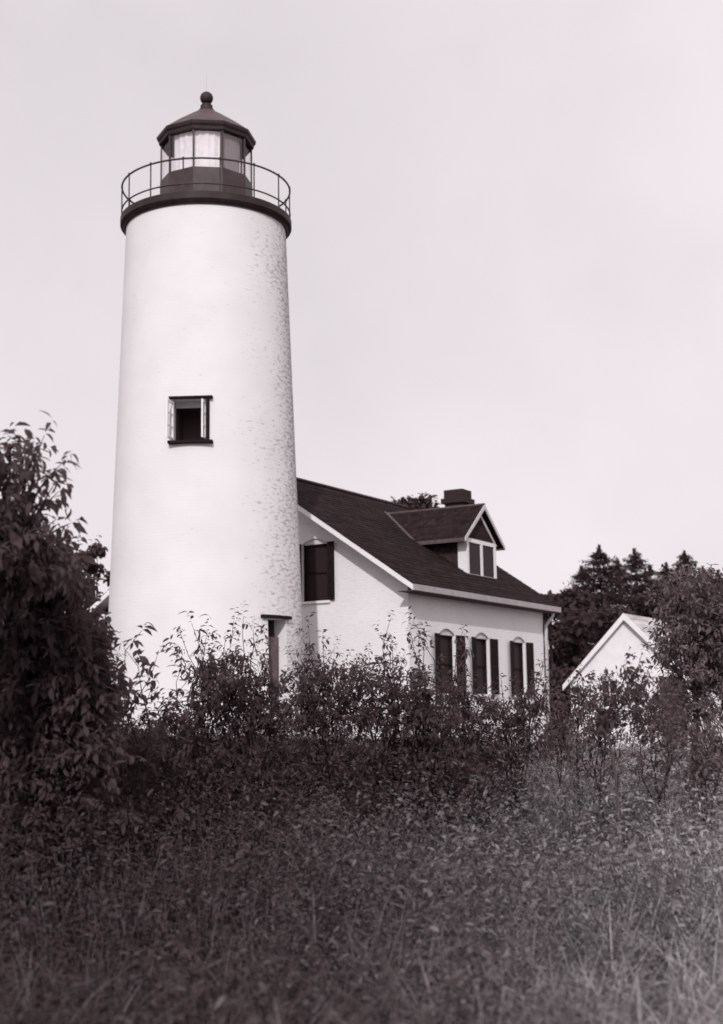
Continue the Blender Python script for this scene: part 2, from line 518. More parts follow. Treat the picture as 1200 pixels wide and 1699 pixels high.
    for k in range(15):
        a = R(6.36 + 8.8 + 24 * k)
        x, y = 2.0 * math.sin(a), -2.0 * math.cos(a)
        p = MB(); p.tube([(x, y, Z(11.95)), (x, y, Z(12.75))], .016, 8)
        kn = MB(); kn.lathe([(.001, -.03), (.022, -.02), (.03, 0), (.022, .02), (.001, .03)], 10)
        p.add([(v[0] + x, v[1] + y, v[2] + Z(12.765)) for v in kn.v], kn.f)
        p.build('post', M_iron, rail, True, auto=40)
    # lantern
    off = R(-9.9); n = 10; RL = 1.10
    base = MB()
    base.lathe([(1.16, Z(11.97)), (1.16, Z(12.10)), (1.11, Z(12.13)), (1.105, Z(12.93)), (1.0, Z(12.93)), (1.0, Z(11.97))], n, off)
    base.build('lantern_wall', M_lantern, root)
    V = [Vector((math.sin(off + 2 * math.pi * k / n), -math.cos(off + 2 * math.pi * k / n), 0)) for k in range(n)]
    for k in range(n):
        v = V[k]; t = Vector((-v.y, v.x, 0))
        m = MB(); m.obox(v * (RL - .02) + Vector((0, 0, Z(13.40))), v * .02, t * .018, Vector((0, 0, .475)))
        m.build('mullion', M_lantern, root)
        v2 = V[(k + 1) % n]
        a, b = v * (RL - .04), v2 * (RL - .04)
        nrm = (a + b).normalized()
        g = MB(); g.slab([a + Vector((0, 0, Z(12.93))), b + Vector((0, 0, Z(12.93))), b + Vector((0, 0, Z(13.88))), a + Vector((0, 0, Z(13.88)))], nrm, .006)
        g.build('lantern_pane', M_glass, root)
    # day curtains drawn round the lamp
    def curtain(a0, a1, m_, zt):
        b = MB(); N = 40; vs_ = []
        for i in range(N + 1):
            a = R(a0 + (a1 - a0) * i / N)
            rr = .94 + .012 * math.sin(i * 1.1) + .008 * math.sin(i * 2.7)
            for z in (12.9, 13.3, zt): vs_.append((rr * math.sin(a), -rr * math.cos(a), Z(z)))
        b.add(vs_, [(i * 3 + j, i * 3 + 3 + j, i * 3 + 4 + j, i * 3 + 1 + j) for i in range(N) for j in range(2)])
        b.build('lantern_curtain', m_, root, True)
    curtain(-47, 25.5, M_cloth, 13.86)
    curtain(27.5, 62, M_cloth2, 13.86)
    pd = MB(); pd.lathe([(.25, Z(11.98)), (.22, Z(12.9)), (.36, Z(12.95)), (.36, Z(13.0)), (.2, Z(13.0)), (.3, Z(13.15)), (.34, Z(13.4)), (.28, Z(13.62)), (.05, Z(13.72))], 24)
    pd.build('lamp_pedestal', M_lantern, root, True, auto=30)
    rf = MB()
    rf.lathe([(1.04, Z(13.86)), (1.13, Z(13.865)), (1.14, Z(13.93)), (1.175, Z(13.98)), (1.19, Z(14.045)), (1.15, Z(14.075)), (.80, Z(14.345)), (.42, Z(14.61)), (.19, Z(14.765)), (.14, Z(14.775))], n, off)
    roof = rf.build('lantern_roof', M_roofmetal, root)
    fa = MB(); fa.lathe([(1.137, Z(13.862)), (1.148, Z(13.925)), (1.185, Z(13.975)), (1.198, Z(14.04)), (1.193, Z(14.052)), (1.08, Z(13.96))], n, off); fa.build('eave_band', M_black, roof)
    fn = MB()
    prof = [(.205, Z(14.75)), (.205, Z(14.775)), (.17, Z(14.79)), (.145, Z(14.88)), (.15, Z(14.90)), (.14, Z(14.92)), (.10, Z(14.955))]
    cz = 15.105
    for i in range(13):
        a = R(-68 + 158 * i / 12)
        prof.append((.16 * math.cos(a) if i < 12 else .002, Z(cz) + .16 * math.sin(a)))
    fn.lathe(prof, 24); fn.build('finial', M_black, roof, True, auto=40)
    lr = MB(); lr.tube([(0, 0, Z(15.25)), (0, 0, Z(15.75))], [.008, .003], 6); lr.build('lightning_rod', M_trim, roof)
build_lighthouse()

# ------------------------------------------------------------------ walls with openings
def wall(name, parent, m, axis, plane, inward, x0, x1, zb, ztop, kinks, ops, depth=.12):
    """wall sheet in the plane (axis 'x': runs along local x at y=plane; 'y': runs along y at x=plane) with openings
    ops: (x0, x1, z0, z_spring, rise); opening reveals go inward by depth"""
    xs = {x0, x1} | set(kinks)
    for a, b, c, d, h in ops:
        xs |= {a, b} | {a + (b - a) * i / 10 for i in range(11)}
    xs = sorted(x for x in xs if x0 - 1e-6 <= x <= x1 + 1e-6)
    mb = MB()
    P = lambda x, z, dd=0: (x, plane + inward * dd, z) if axis == 'x' else (plane + inward * dd, x, z)
    def arch(o, x):
        a, b, c, d, h = o
        t = (x - (a + b) / 2) / ((b - a) / 2)
        return d + h * (1 - t * t)
    for i in range(len(xs) - 1):
        a, b = xs[i], xs[i + 1]; mid = (a + b) / 2
        o = next((o for o in ops if o[0] < mid < o[1]), None)
        if o is None:
            mb.add([P(a, zb), P(b, zb), P(b, ztop(b)), P(a, ztop(a))], [(0, 1, 2, 3)])
        else:
            mb.add([P(a, zb), P(b, zb), P(b, o[2]), P(a, o[2])], [(0, 1, 2, 3)])
            mb.add([P(a, arch(o, a)), P(b, arch(o, b)), P(b, ztop(b)), P(a, ztop(a))], [(0, 1, 2, 3)])
            mb.add([P(a, arch(o, a)), P(b, arch(o, b)), P(b, arch(o, b), depth), P(a, arch(o, a), depth)], [(0, 1, 2, 3)])
            mb.add([P(a, o[2]), P(b, o[2]), P(b, o[2], depth), P(a, o[2], depth)], [(0, 1, 2, 3)])
    for o in ops:
        for x in (o[0], o[1]):
            mb.add([P(x, o[2]), P(x, o[3]), P(x, o[3], depth), P(x, o[2], depth)], [(0, 1, 2, 3)])
    return mb.build(name, m, parent, planar_uv=True)

def sash(parent, axis, plane, inward, o, rows=2, cols=2, arch_board=True, sill=True, depth=.12, fm=None):
    """window: frame, panes, arched head board and sill set into an opening"""
    a, b, c, d, h = o
    fm = fm or M_white
    def bx(mb, x0, x1, z0, z1, d0, d1):
        p0, p1 = sorted((plane + inward * d0, plane + inward * d1))
        if axis == 'x': mb.box(x0, p0, z0, x1, p1, z1)
        else: mb.box(p0, x0, z0, p1, x1, z1)
    f = MB(); w = .045
    bx(f, a + .002, a + w, c + .002, d - .002, depth - .05, depth + .03)
    bx(f, b - w, b - .002, c + .002, d - .002, depth - .05, depth + .03)
    bx(f, a + w, b - w, c + .002, c + w, depth - .05, depth + .03)
    bx(f, a + w, b - w, d - w, d - .002, depth - .05, depth + .03)
    for r in range(1, rows): 
        z = c + (d - c) * r / rows; bx(f, a + w, b - w, z - .018, z + .018, depth - .03, depth + .03)
    for q in range(1, cols):
        x = a + (b - a) * q / cols
        for r in range(rows):
            bx(f, x - .014, x + .014, c + (d - c) * r / rows + (w if r == 0 else .018), c + (d - c) * (r + 1) / rows - (w if r == rows - 1 else .018), depth - .02, depth + .03)
    win = f.build('window', fm, parent)
    g = MB(); bx(g, a + .01, b - .01, c + .01, d - .01, depth + .01, depth + .022); g.build('pane', M_pane, win)
    if arch_board:
        t = MB(); N = 10; vs_ = []
        for i in range(N + 1):
            x = a + (b - a) * i / N; tt = (x - (a + b) / 2) / ((b - a) / 2)
            zt = d + h * (1 - tt * tt) + .012
            for dd in (.055, .09):
                pp = plane + inward * dd
                for z in (d - .004, zt): vs_.append((x, pp, z) if axis == 'x' else (pp, x, z))
        fs = []
        for i in range(N):
            k = i * 4; fs += [(k, k + 4, k + 5, k + 1), (k + 2, k + 3, k + 7, k + 6), (k, k + 2, k + 6, k + 4)]
        t.add(vs_, fs); t.build('arch_board', M_trim, win)
    if sill:
        s = MB(); bx(s, a - .06, b + .06, c - .07, c - .003, -.06, depth - .05); s.build('sill', M_white, win, bevel=.006)
    return win

def shutter(parent, hinge, direction, up_h, width, thick_dir):
    """louvred shutter leaf: stiles, rails and slats"""
    h = Vector(hinge); d = Vector(direction).normalized(); n = Vector(thick_dir).normalized() * .016; up = Vector((0, 0, 1))
    m = MB(); s = .035
    m.obox(h + d * s / 1 + up * up_h / 2, d * s, n, up * up_h / 2)
    m.obox(h + d * (width - s) + up * up_h / 2, d * s, n, up * up_h / 2)
    for f in (.03, .5, .97): m.obox(h + d * width / 2 + up * up_h * f, d * (width / 2 - 2 * s), n * .95, up * .045)
    k = 0; z = .1
    while z < up_h - .08:
        if abs(z / up_h - .5) > .035:
            m.obox(h + d * width / 2 + up * z, d * (width / 2 - 2 * s), n * .55 + up * .012, up * .02 - n * .35)
        z += .045
    return m.build('shutter', M_shut, parent)

# ------------------------------------------------------------------ keeper's house (local x = along the ridge, away; local y = from the front wall inwards)
E1 = Vector((1.2011, 33.8841, 3.3253))
HG = -.8
H0 = E1.z - HG
WD, LN, ZR = 10.1437, 9.05, 3.4609
SL = ZR / (WD / 2)
ANG = R(90) - .5339
def uvroof(o, along='x'):
    me = o.data
    l = me.uv_layers.new(name='UVMap') if not me.uv_layers else me.uv_layers[0]
    for p in me.polygons:
        for li in p.loop_indices:
            c = me.vertices[me.loops[li].vertex_index].co
            l.data[li].uv = (c.x, c.z * 1.75) if along == 'x' else (c.y, c.z * 1.5)

def build_house():
    root = empty('keepers_house', (E1.x, E1.y, HG), ANG)
    tag(root, "white brick keeper's house with dark shingled gable roof and one gabled dormer", 'house')
    FW, GW, GE, BW = .4, .5, 8.72, WD - .4        # front wall y, near gable x, far gable x, back wall y
    zroof = lambda y: H0 + SL * min(y, WD - y)
    fops = [(x0, x1, H0 - 2.55, H0 - 1.06, .16) for x0, x1 in ((2.06, 3.0), (4.13, 5.03), (6.54, 7.42))]
    zt = lambda x: zroof(FW) - .16
    wall('front_wall', root, M_house, 'x', FW, 1, GW, GE, -.5, zt, [], fops, .14)
    gop = [(2.70, 3.50, H0 - .17, H0 + 1.30, .14)]
    zg = lambda y: zroof(y) - .16
    wall('gable_wall', root, M_house, 'y', GW, 1, FW, BW, -.5, zg, [WD / 2], gop, .14)
    wall('far_gable_wall', root, M_house, 'y', GE, -1, FW, BW, -.5, zg, [WD / 2], [], .14)
    wall('back_wall', root, M_house, 'x', BW, -1, GW, GE, -.5, zt, [], [], .14)
    for o in fops:
        win = sash(root, 'x', FW, 1, o, 2, 1, depth=.14, fm=M_shut)
        hgt = o[3] - o[2]
        wd = (o[1] - o[0]) * .47
        shutter(root, (o[0] - .005, FW - .035, o[2]), (-1, -.16, 0), hgt + .01, wd * .78, (0, 1, 0))
        shutter(root, (o[1] + .005, FW - .035, o[2]), (1, -.12, 0), hgt + .01, wd * .86, (0, 1, 0))
    o = gop[0]
    sash(root, 'y', GW, 1, o, 2, 1, depth=.14, fm=M_shut)
    shutter(root, (GW - .035, o[0] + .0, o[2] + .0), (-.12, -1, 0), o[3] - o[2] + .02, .21, (1, 0, 0))
    shutter(root, (GW - .035, o[1] - .0, o[2] + .0), (-.12, 1, 0), o[3] - o[2] + .02, .38, (1, 0, 0))
    # roof: two shingled slabs, thin boards at the edges
    t = .09
    nF = Vector((0, -SL, 1)).normalized(); nB = Vector((0, SL, 1)).normalized()
    up = .05
    rf = MB()
    rf.slab([(0, -.03, H0 + up - .03 * SL), (LN, -.03, H0 + up - .03 * SL), (LN, WD / 2, H0 + ZR + up), (0, WD / 2, H0 + ZR + up)], nF, t)
    rf.slab([(0, WD / 2, H0 + ZR + up), (LN, WD / 2, H0 + ZR + up), (LN, WD + .03, H0 + up - .03 * SL), (0, WD + .03, H0 + up - .03 * SL)], nB, t)
    roof = rf.build('roof', M_roof, root); uvroof(roof)
    # exposed shingle butts: thin lapped courses give the roof its lines
    cs = MB(); ncs = 34
    for side in (0, 1):
        for k in range(ncs):
            y = .0 + (WD / 2) * k / ncs
            z = H0 + up + SL * y
            y0, y1 = (y, y + .30) if side == 0 else (WD - y, WD - y - .30)
            if y + .30 > WD / 2: continue
            nn = nF if side == 0 else nB
            a = Vector((.0, y0, z)) + nn * .022; b = Vector((0, y1, z + SL * .30)) + nn * .004
            j = .004 * math.sin(k * 12.9)
            ja, jb = random.uniform(.0, .03), random.uniform(0, .03)
            q = [a + Vector((-ja, 0, 0)), a + Vector((LN + jb, 0, 0)), b + Vector((LN + jb, 0, 0)), b + Vector((-ja, 0, 0))]
            if side: q = [q[1], q[0], q[3], q[2]]
            cs.slab(q, nn, .016 + j)
    so = cs.build('shingle_course', M_roof, roof); uvroof(so)
    rc = MB()
    for s_ in (-1, 1):
        rc.slab([(-.03, WD / 2, H0 + ZR + up + .05), (LN + .03, WD / 2, H0 + ZR + up + .05), (LN + .03, WD / 2 + s_ * .14, H0 + ZR + up + .05 - .14 * SL), (-.03, WD / 2 + s_ * .14, H0 + ZR + up + .05 - .14 * SL)], (0, s_ * SL, 1), .025)
    uvroof(rc.build('ridge_cap', M_cheek, roof))
    # rake boards and soffits, near gable
    for x, s_ in ((0, -1), (LN, 1)):
        for side in (0, 1):
            y0, y1 = (-.03, WD / 2) if side == 0 else (WD + .03, WD / 2)
            b = MB()
            za, zb_ = H0 + up - .03 * SL, H0 + ZR + up
            xo = x + s_ * .03
            b.add([(x + s_ * .002, y0, za - .01), (xo, y0, za - .01), (xo, y1, zb_ - .01), (x + s_ * .002, y1, zb_ - .01),
                   (x + s_ * .002, y0, za - .145), (xo, y0, za - .145), (xo, y1, zb_ - .145), (x + s_ * .002, y1, zb_ - .145)],
                  [(0, 1, 2, 3), (7, 6, 5, 4), (0, 4, 5, 1), (1, 5, 6, 2), (2, 6, 7, 3), (3, 7, 4, 0)])
            b.build('rake_board', M_white, roof)
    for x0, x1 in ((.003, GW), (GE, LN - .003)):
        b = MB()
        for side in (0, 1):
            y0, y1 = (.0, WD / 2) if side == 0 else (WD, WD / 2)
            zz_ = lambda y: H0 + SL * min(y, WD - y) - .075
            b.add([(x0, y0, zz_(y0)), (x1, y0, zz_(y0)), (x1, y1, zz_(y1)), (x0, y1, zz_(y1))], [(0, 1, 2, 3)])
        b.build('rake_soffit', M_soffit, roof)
    for side in (0, 1):
        b = MB()
        yo, s_ = (-.035, -1) if side == 0 else (WD + .035, 1)
        y0, y1 = sorted((yo, yo + s_ * .025))
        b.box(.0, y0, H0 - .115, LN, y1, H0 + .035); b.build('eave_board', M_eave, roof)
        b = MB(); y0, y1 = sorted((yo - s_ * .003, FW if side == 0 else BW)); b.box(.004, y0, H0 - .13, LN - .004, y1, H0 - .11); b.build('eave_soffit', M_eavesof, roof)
    # downpipe
    dp = MB(); dp.tube([(GE + .02, FW - .34, H0 - .14), (GE + .02, FW - .3, H0 - .25), (GE + .02, FW - .09, H0 - .5), (GE + .02, FW - .07, .2)], .05, 8)
    dp.build('downpipe', M_trim, root, True)
    # chimney on the ridge
    cx = 7.75; ch = MB(); c0 = 2.6; zb = H0 + 1.5
    zt_ = H0 + 3.62
    ch.box(cx - .3, c0 - .3, zb, cx + .3, c0 + .3, zt_ - .42)
    ch.box(cx - .38, c0 - .38, zt_ - .42, cx + .38, c0 + .39, zt_ - .26)
    ch.box(cx - .31, c0 - .31, zt_ - .26, cx + .31, c0 + .32, zt_)
    ch.build('chimney', M_chim, roof, planar_uv=True, bevel=.015)
    # dormer
    D0, D1, DB = 5.17, 7.00, 1.10
    dm = (D0 + D1) / 2; hw = 1.27
    zs, ze, zr_ = H0 + .75, H0 + 1.80, H0 + 2.84
    yat = lambda z: (z - H0 - up) / SL
    ck = MB()
    for x in (D0, D1):
        ck.add([(x, DB, zs - .06), (x, DB, ze), (x, yat(ze) + .05, ze)], [(0, 1, 2)])
    ck.add([(D0, DB, ze), (D1, DB, ze), (dm, DB, zr_ - .12)], [(0, 1, 2)])
    dor = ck.build('dormer', M_cheek, root); uvroof(dor, 'y')
    for x in (D0,):
        cb = MB(); cb.box(x - .025, DB - .02, zs - .09, x - .002, DB + .24, ze - .03); cb.build('corner_board', M_white, dor)
    fo = (D0 + .001, D1 - .001)
    fr = MB()
    fr.box(D0 - .025, DB - .05, zs - .05, D1 + .025, DB - .021, zs + .05)
    fr.box(D0 - .025, DB - .05, zs + .05, D0 + .1, DB - .021, ze)
    fr.box(D1 - .1, DB - .05, zs + .05, D1 + .025, DB - .021, ze)
    fr.box(dm - .06, DB - .05, zs + .05, dm + .06, DB - .021, ze - .11)
    fr.box(D0 + .1, DB - .05, ze - .11, D1 - .1, DB - .021, ze)
    fr.build('dormer_frame', M_white, dor)
    pn = MB(); pn.box(D0 + .08, DB - .018, zs + .03, D1 - .08, DB - .004, ze - .09); pn.build('pane', M_pane, dor)
    ov = .16
    dr = MB()
    for s_ in (-1, 1):
        n_ = Vector((s_ * (zr_ - ze + .2), 0, hw)).normalized()
        xe, zel = dm + s_ * hw, ze - .03
        quad = [(dm, DB - ov, zr_), (xe, DB - ov, zel), (xe, yat(zel), zel), (dm, yat(zr_), zr_)]
        if s_ < 0: quad = quad[::-1]
        dr.slab(quad, n_, .06)
    d2 = dr.build('dormer_roof', M_roof, dor); uvroof(d2, 'y')
    for s_ in (-1, 1):
        xe, zel = dm + s_ * hw, ze - .03
        b = MB(); y0, y1 = DB - ov - .025, DB - ov - .002
        b.add([(dm, y0, zr_ - .01), (xe + s_ * .02, y0, zel - .01), (xe + s_ * .02, y0, zel - .12), (dm, y0, zr_ - .145),
               (dm, y1, zr_ - .01), (xe + s_ * .02, y1, zel - .01), (xe + s_ * .02, y1, zel - .12), (dm, y1, zr_ - .145)],
              [(0, 1, 2, 3), (7, 6, 5, 4), (0, 4, 5, 1), (1, 5, 6, 2), (2, 6, 7, 3), (3, 7, 4, 0)])
        b.build('barge_board', M_trim, dor)
        b = MB(); y0, y1 = DB - .04, DB - .015
        k = .22
        b.add([(dm, y0, zr_ - .25), (xe - s_ * k, y0, zel - .03 + .0), (xe - s_ * (k + .11), y0, zel - .03), (dm, y0, zr_ - .36),
               (dm, y1, zr_ - .25), (xe - s_ * k, y1, zel - .03 + .0), (xe - s_ * (k + .11), y1, zel - .03), (dm, y1, zr_ - .36)],
              [(0, 1, 2, 3), (7, 6, 5, 4), (0, 4, 5, 1), (1, 5, 6, 2), (2, 6, 7, 3), (3, 7, 4, 0)])
        b.build('gable_trim', M_trim, dor)
        e = MB(); xs_ = sorted((xe - s_ * .0, xe + s_ * .022)); e.box(xs_[0], DB - ov, zel - .12, xs_[1], yat(zel) - .05, zel - .012); e.build('dormer_eave_board', M_flash, dor)
        # flashing strip down the valley
        f = MB()
        A = Vector((dm, yat(zr_), zr_)); B = Vector((xe, yat(zel), zel)) 
        dirv = (B - A).normalized(); side = Vector((s_, 0, 0)) - dirv * dirv.x * s_; side.normalize()
        f.slab([A + nF * .035, B + nF * .035, B + side * .16 + nF * .035, A + side * .16 + nF * .035], nF, .012)
        f.build('valley_flashing', M_flash, dor)
    rcap = MB(); rcap.tube([(dm, DB - ov - .02, zr_ + .0), (dm, yat(zr_) + .05, zr_ + .0)], .035, 8); rcap.build('dormer_ridge_cap', M_flash, dor)
build_house()

# passage that joins tower and house, behind the tower
def build_passage():
    root = empty('covered_passage', (E1.x, E1.y, HG), ANG)
    tag(root, 'low white gabled passage joining the tower to the house', 'passage')
    y0, y1, x0, x1 = 4.55, 6.1, -2.0, .41
    b = MB(); b.box(x0, y0, -.4, x1, y1, 2.3)
    b.build('wall', M_house, root, planar_uv=True)
    r = MB(); ym = (y0 + y1) / 2
    for s_ in (-1, 1):
        ye = ym + s_ * (y1 - y0 + .3) / 2
        q = [(x0 - .05, ym, 3.05), (x1, ym, 3.05), (x1, ye, 2.25), (x0 - .05, ye, 2.25)]
        r.slab(q if s_ < 0 else q[::-1], (0, s_ * .8, .9), .06)
    o = r.build('roof', M_roof, root); uvroof(o)
build_passage()

# ------------------------------------------------------------------ white cottage at the right
def build_cottage():
    D = 42
    pk = at(1038, 1018, D)
    ANG2 = ANG
    root = empty('cottage', (pk.x, pk.y, -.75), ANG2)
    tag(root, 'small white gabled outbuilding with a dark door, half hidden by the right hand tree', 'outbuilding')
    zp = pk.z + .75; hw = 2.0; ov = .16
    sl = 1.02
    ze = zp - sl * hw
    LNc = 6.0
    # local x away along ridge, y inwards = to the left
    zt = lambda y: zp - sl * abs(y) - .12
    wops = [(.35, .90, 1.15, 2.0, .0)]
    dops = [(-1.72, -.92, .05, 2.02, .0)]
    wall('gable_wall', root, M_shed, 'y', 0, 1, -hw + ov, hw - ov, -.4, zt, [0], wops + dops, .08)
    wall('side_wall', root, M_shed, 'x', -hw + ov, 1, 0, LNc, -.4, lambda x: zt(-hw + ov), [], [], .08)
    wall('side_wall', root, M_shed, 'x', hw - ov, -1, 0, LNc, -.4, lambda x: zt(hw - ov), [], [], .08)
    wall('back_wall', root, M_shed, 'y', LNc, -1, -hw + ov, hw - ov, -.4, zt, [0], [], .08)
    sash(root, 'y', 0, 1, wops[0], 2, 2, arch_board=False, depth=.08)
    o = dops[0]
    d = MB(); d.box(.05, o[0] + .01, o[2], .09, o[1] - .01, o[3] - .01)
    for i in range(4):
        y = o[0] + .06 + (o[1] - o[0] - .12) * i / 3; d.box(.042, y - .012, o[2] + .02, .0495, y + .012, o[3] - .05)
    dr = d.build('door', M_door, root)
    kn = MB(); kn.tube([(.045, o[1] - .1, 1.0), (-.02, o[1] - .1, 1.0)], .022, 8); kn.build('handle', M_iron, dr)
    h = MB(); h.box(-.03, o[0] - .08, o[3] + .002, -.002, o[1] + .08, o[3] + .1); h.build('door_head', M_white, root)
    r = MB()
    for s_ in (-1, 1):
        q = [(-ov, 0, zp), (LNc + ov, 0, zp), (LNc + ov, s_ * hw, ze), (-ov, s_ * hw, ze)]
        r.slab(q if s_ < 0 else q[::-1], (0, s_ * sl, 1), .06)
    ro = r.build('roof', M_shedroof, root); uvroof(ro)
    for s_ in (-1, 1):
        b = MB()
        ys, zs = s_ * (hw + .02), ze - .02
        b.add([(-ov - .025, 0, zp + .01), (-ov - .003, 0, zp + .01), (-ov - .003, ys, zs), (-ov - .025, ys, zs),
               (-ov - .025, 0, zp - .2), (-ov - .003, 0, zp - .2), (-ov - .003, ys, zs - .17), (-ov - .025, ys, zs - .17)],
              [(0, 1, 2, 3), (7, 6, 5, 4), (0, 4, 5, 1), (1, 5, 6, 2), (2, 6, 7, 3), (3, 7, 4, 0)])
        b.build('rake_board', M_white, ro)
build_cottage()

# ------------------------------------------------------------------ leaves
def leaves_np(P, A, Nn, length, width, curl, fold=.35):
    """P base points, A axis dirs, Nn upper-side normals, per-leaf length and width. Returns verts, tris, quads"""
    n = len(P)
    A = A / np.linalg.norm(A, axis=1, keepdims=True)
    S = np.cross(A, Nn); S /= np.linalg.norm(S, axis=1, keepdims=True) + 1e-9
    U = np.cross(S, A)
    L = length[:, None]; Wd = width[:, None]
    def st(t, w, side):
        return P + A * L * t * (1 - .18 * curl[:, None] * t) + S * Wd * w * side + U * (-curl[:, None] * L * t * t * .55 + abs(side) * w * Wd * fold)
    V = np.stack([P, st(.36, .5, -1), st(.36, .5, 0), st(.36, .5, 1), st(.7, .4, -1), st(.7, .4, 0), st(.7, .4, 1), st(1, 0, 0)], 1).reshape(-1, 3)
    b = (np.arange(n) * 8)[:, None]
    tris = np.concatenate([b + np.array(x) for x in ((0, 2, 1), (0, 3, 2), (4, 5, 7), (5, 6, 7))]).reshape(-1, 3)
    quads = np.concatenate([b + np.array(x) for x in ((1, 2, 5, 4), (2, 3, 6, 5))]).reshape(-1, 4)
    return V, tris, quads

def rnd_dirs(n):
    v = rng.normal(size=(n, 3)); return v / np.linalg.norm(v, axis=1, keepdims=True)

def plant(name, label, cat, group, base, tips, fills=(), ll=.075, lm=None, bark=None, spread=.11, nleaf=8, twigs=9, trunk_r=.02, droop=.5, crown='crown', trunk_path=None, lw=.36):
    """woody plant: stems curve from the base to each tip, twigs leave the stems, leaves stand on the twigs.
    tips: world points. fills: (centre, radius vector, number of twigs)"""
    lm = lm or M_leaf; bark = bark or M_bark
    base = Vector(base)
    root = empty(name, base)
    tag(root, label, cat, group)
    wood = MB()
    TW = []       # twigs: (start, end)
    stem_pts = []
    top_mean = sum((Vector(t) for t in tips), Vector()) / len(tips)
    if trunk_path is None:
        fork = base.lerp(top_mean, .5 if name == 'bush' else .38); fork.x = base.x + (top_mean.x - base.x) * .3; fork.y = base.y + (top_mean.y - base.y) * .3
        trunk_path = [base, base.lerp(fork, .5) + Vector((random.uniform(-.04, .04), random.uniform(-.04, .04), 0)), fork]
    trunk_path = [Vector(p) for p in trunk_path]
    fork = trunk_path[-1]
    rr = [trunk_r * (1 - .4 * i / (len(trunk_path) - 1)) for i in range(len(trunk_path))]
    wood.tube([p - base for p in trunk_path], rr, 7)
    for t in tips:
        t = Vector(t)
        st = trunk_path[-1].lerp(trunk_path[-2], random.uniform(0, .6))
        ln = (t - st).length
        ctrl = st.lerp(t, .5) + Vector((random.uniform(-.22, .22) * ln, random.uniform(-.2, .2) * ln, random.uniform(.0, .16) * ln))
        pts = []
        for i in range(9):
            s = i / 8; p = st * (1 - s) ** 2 + ctrl * 2 * s * (1 - s) + t * s * s
            if 0 < i < 8: p = p + Vector((random.gauss(0, .012), random.gauss(0, .012), random.gauss(0, .012))) * ln
            pts.append(p)
        wood.tube([p - base for p in pts], [trunk_r * .4 * (1 - s / 8) + .002 for s in range(9)], 5)
        stem_pts += pts
        for k in range(twigs):
            s = 1 - .72 * (k / max(1, twigs)) ** 1.3 if k else 1.0
            i = min(7, int(s * 8)); p = pts[i].lerp(pts[i + 1], s * 8 - i)
            dirv = (pts[min(8, i + 1)] - pts[max(0, i - 1)]).normalized()
            dv = (dirv * .25 + Vector((random.gauss(0, .9), random.gauss(0, .9), random.gauss(.05, .5)))).normalized()
            if k == 0: dv = dirv
            TW.append((p, p + dv * spread * random.uniform(.6, 1.5)))
    SP = np.array([tuple(p) for p in stem_pts])
    for c, rv, n in fills:
        c = Vector(c)
        for _ in range(n):
            d = rnd_dirs(1)[0] * rng.random() ** .45
            p = c + Vector((d[0] * rv[0], d[1] * rv[1], d[2] * rv[2]))
            j = int(np.argmin(((SP - np.array(p)) ** 2).sum(1)))
            s = stem_pts[j]
            m_ = s.lerp(p, .5) + Vector((random.gauss(0, .03), random.gauss(0, .03), .04))
            if random.random() < .5: wood.tube([s - base, m_ - base, p - base], [.0045, .0035, .002], 3, False)
            dv = Vector((random.gauss(0, 1), random.gauss(0, 1), random.gauss(.2, .8))).normalized()
            TW.append((p, p + dv * spread * random.uniform(.6, 1.3)))
    wood.build('trunk', bark, root, True)
    Ps, As, Ns = [], [], []
    for a, b in TW:
        d = b - a
        s0 = d.orthogonal().normalized(); s1 = d.normalized().cross(s0)
        for q in range(nleaf):
            t = (q + random.random() * .8) / nleaf
            ph = q * 2.4 + random.random()
            o = (s0 * math.cos(ph) + s1 * math.sin(ph))
            ax = d.normalized() * .55 + o * .8 + Vector((0, 0, -droop * random.uniform(.2, 1.2)))
            Ps.append(tuple(a + d * t - base)); As.append(tuple(ax))
            Ns.append(tuple(Vector((random.gauss(0, .45), random.gauss(0, .45) - .15, 1))))
    P = np.array(Ps); n = len(P)
    lens = ll * rng.choice((.55, .75, .95, 1.15, 1.35), n) * rng.uniform(.85, 1.15, n)
    V, T, Q = leaves_np(P, np.array(As), np.array(Ns), lens, lens * rng.uniform(lw * .8, lw * 1.2, n), rng.uniform(.2, 1.1, n))
    tone = np.repeat(np.clip(rng.beta(2, 3, n), 0, 1), 8)
    np_mesh(crown, V, T, Q, lm, root, tone)
    return root

def gp(px, D):
    """ground point under that picture column at that distance"""
    p = at(px, 1200, D)
    return Vector((p.x, p.y, gz(p.x, p.y) - .03))

SG = 'leafy saplings and shrubs growing across the field in front of the buildings'
def tl(D, pts, jit=.35): return [at(x, y, D + random.uniform(-jit, jit)) for x, y in pts]
def fl(D, L): return [(at(x, y, D), (rx * D / F_PX, .5, ry * D / F_PX), n) for x, y, rx, ry, n in L]

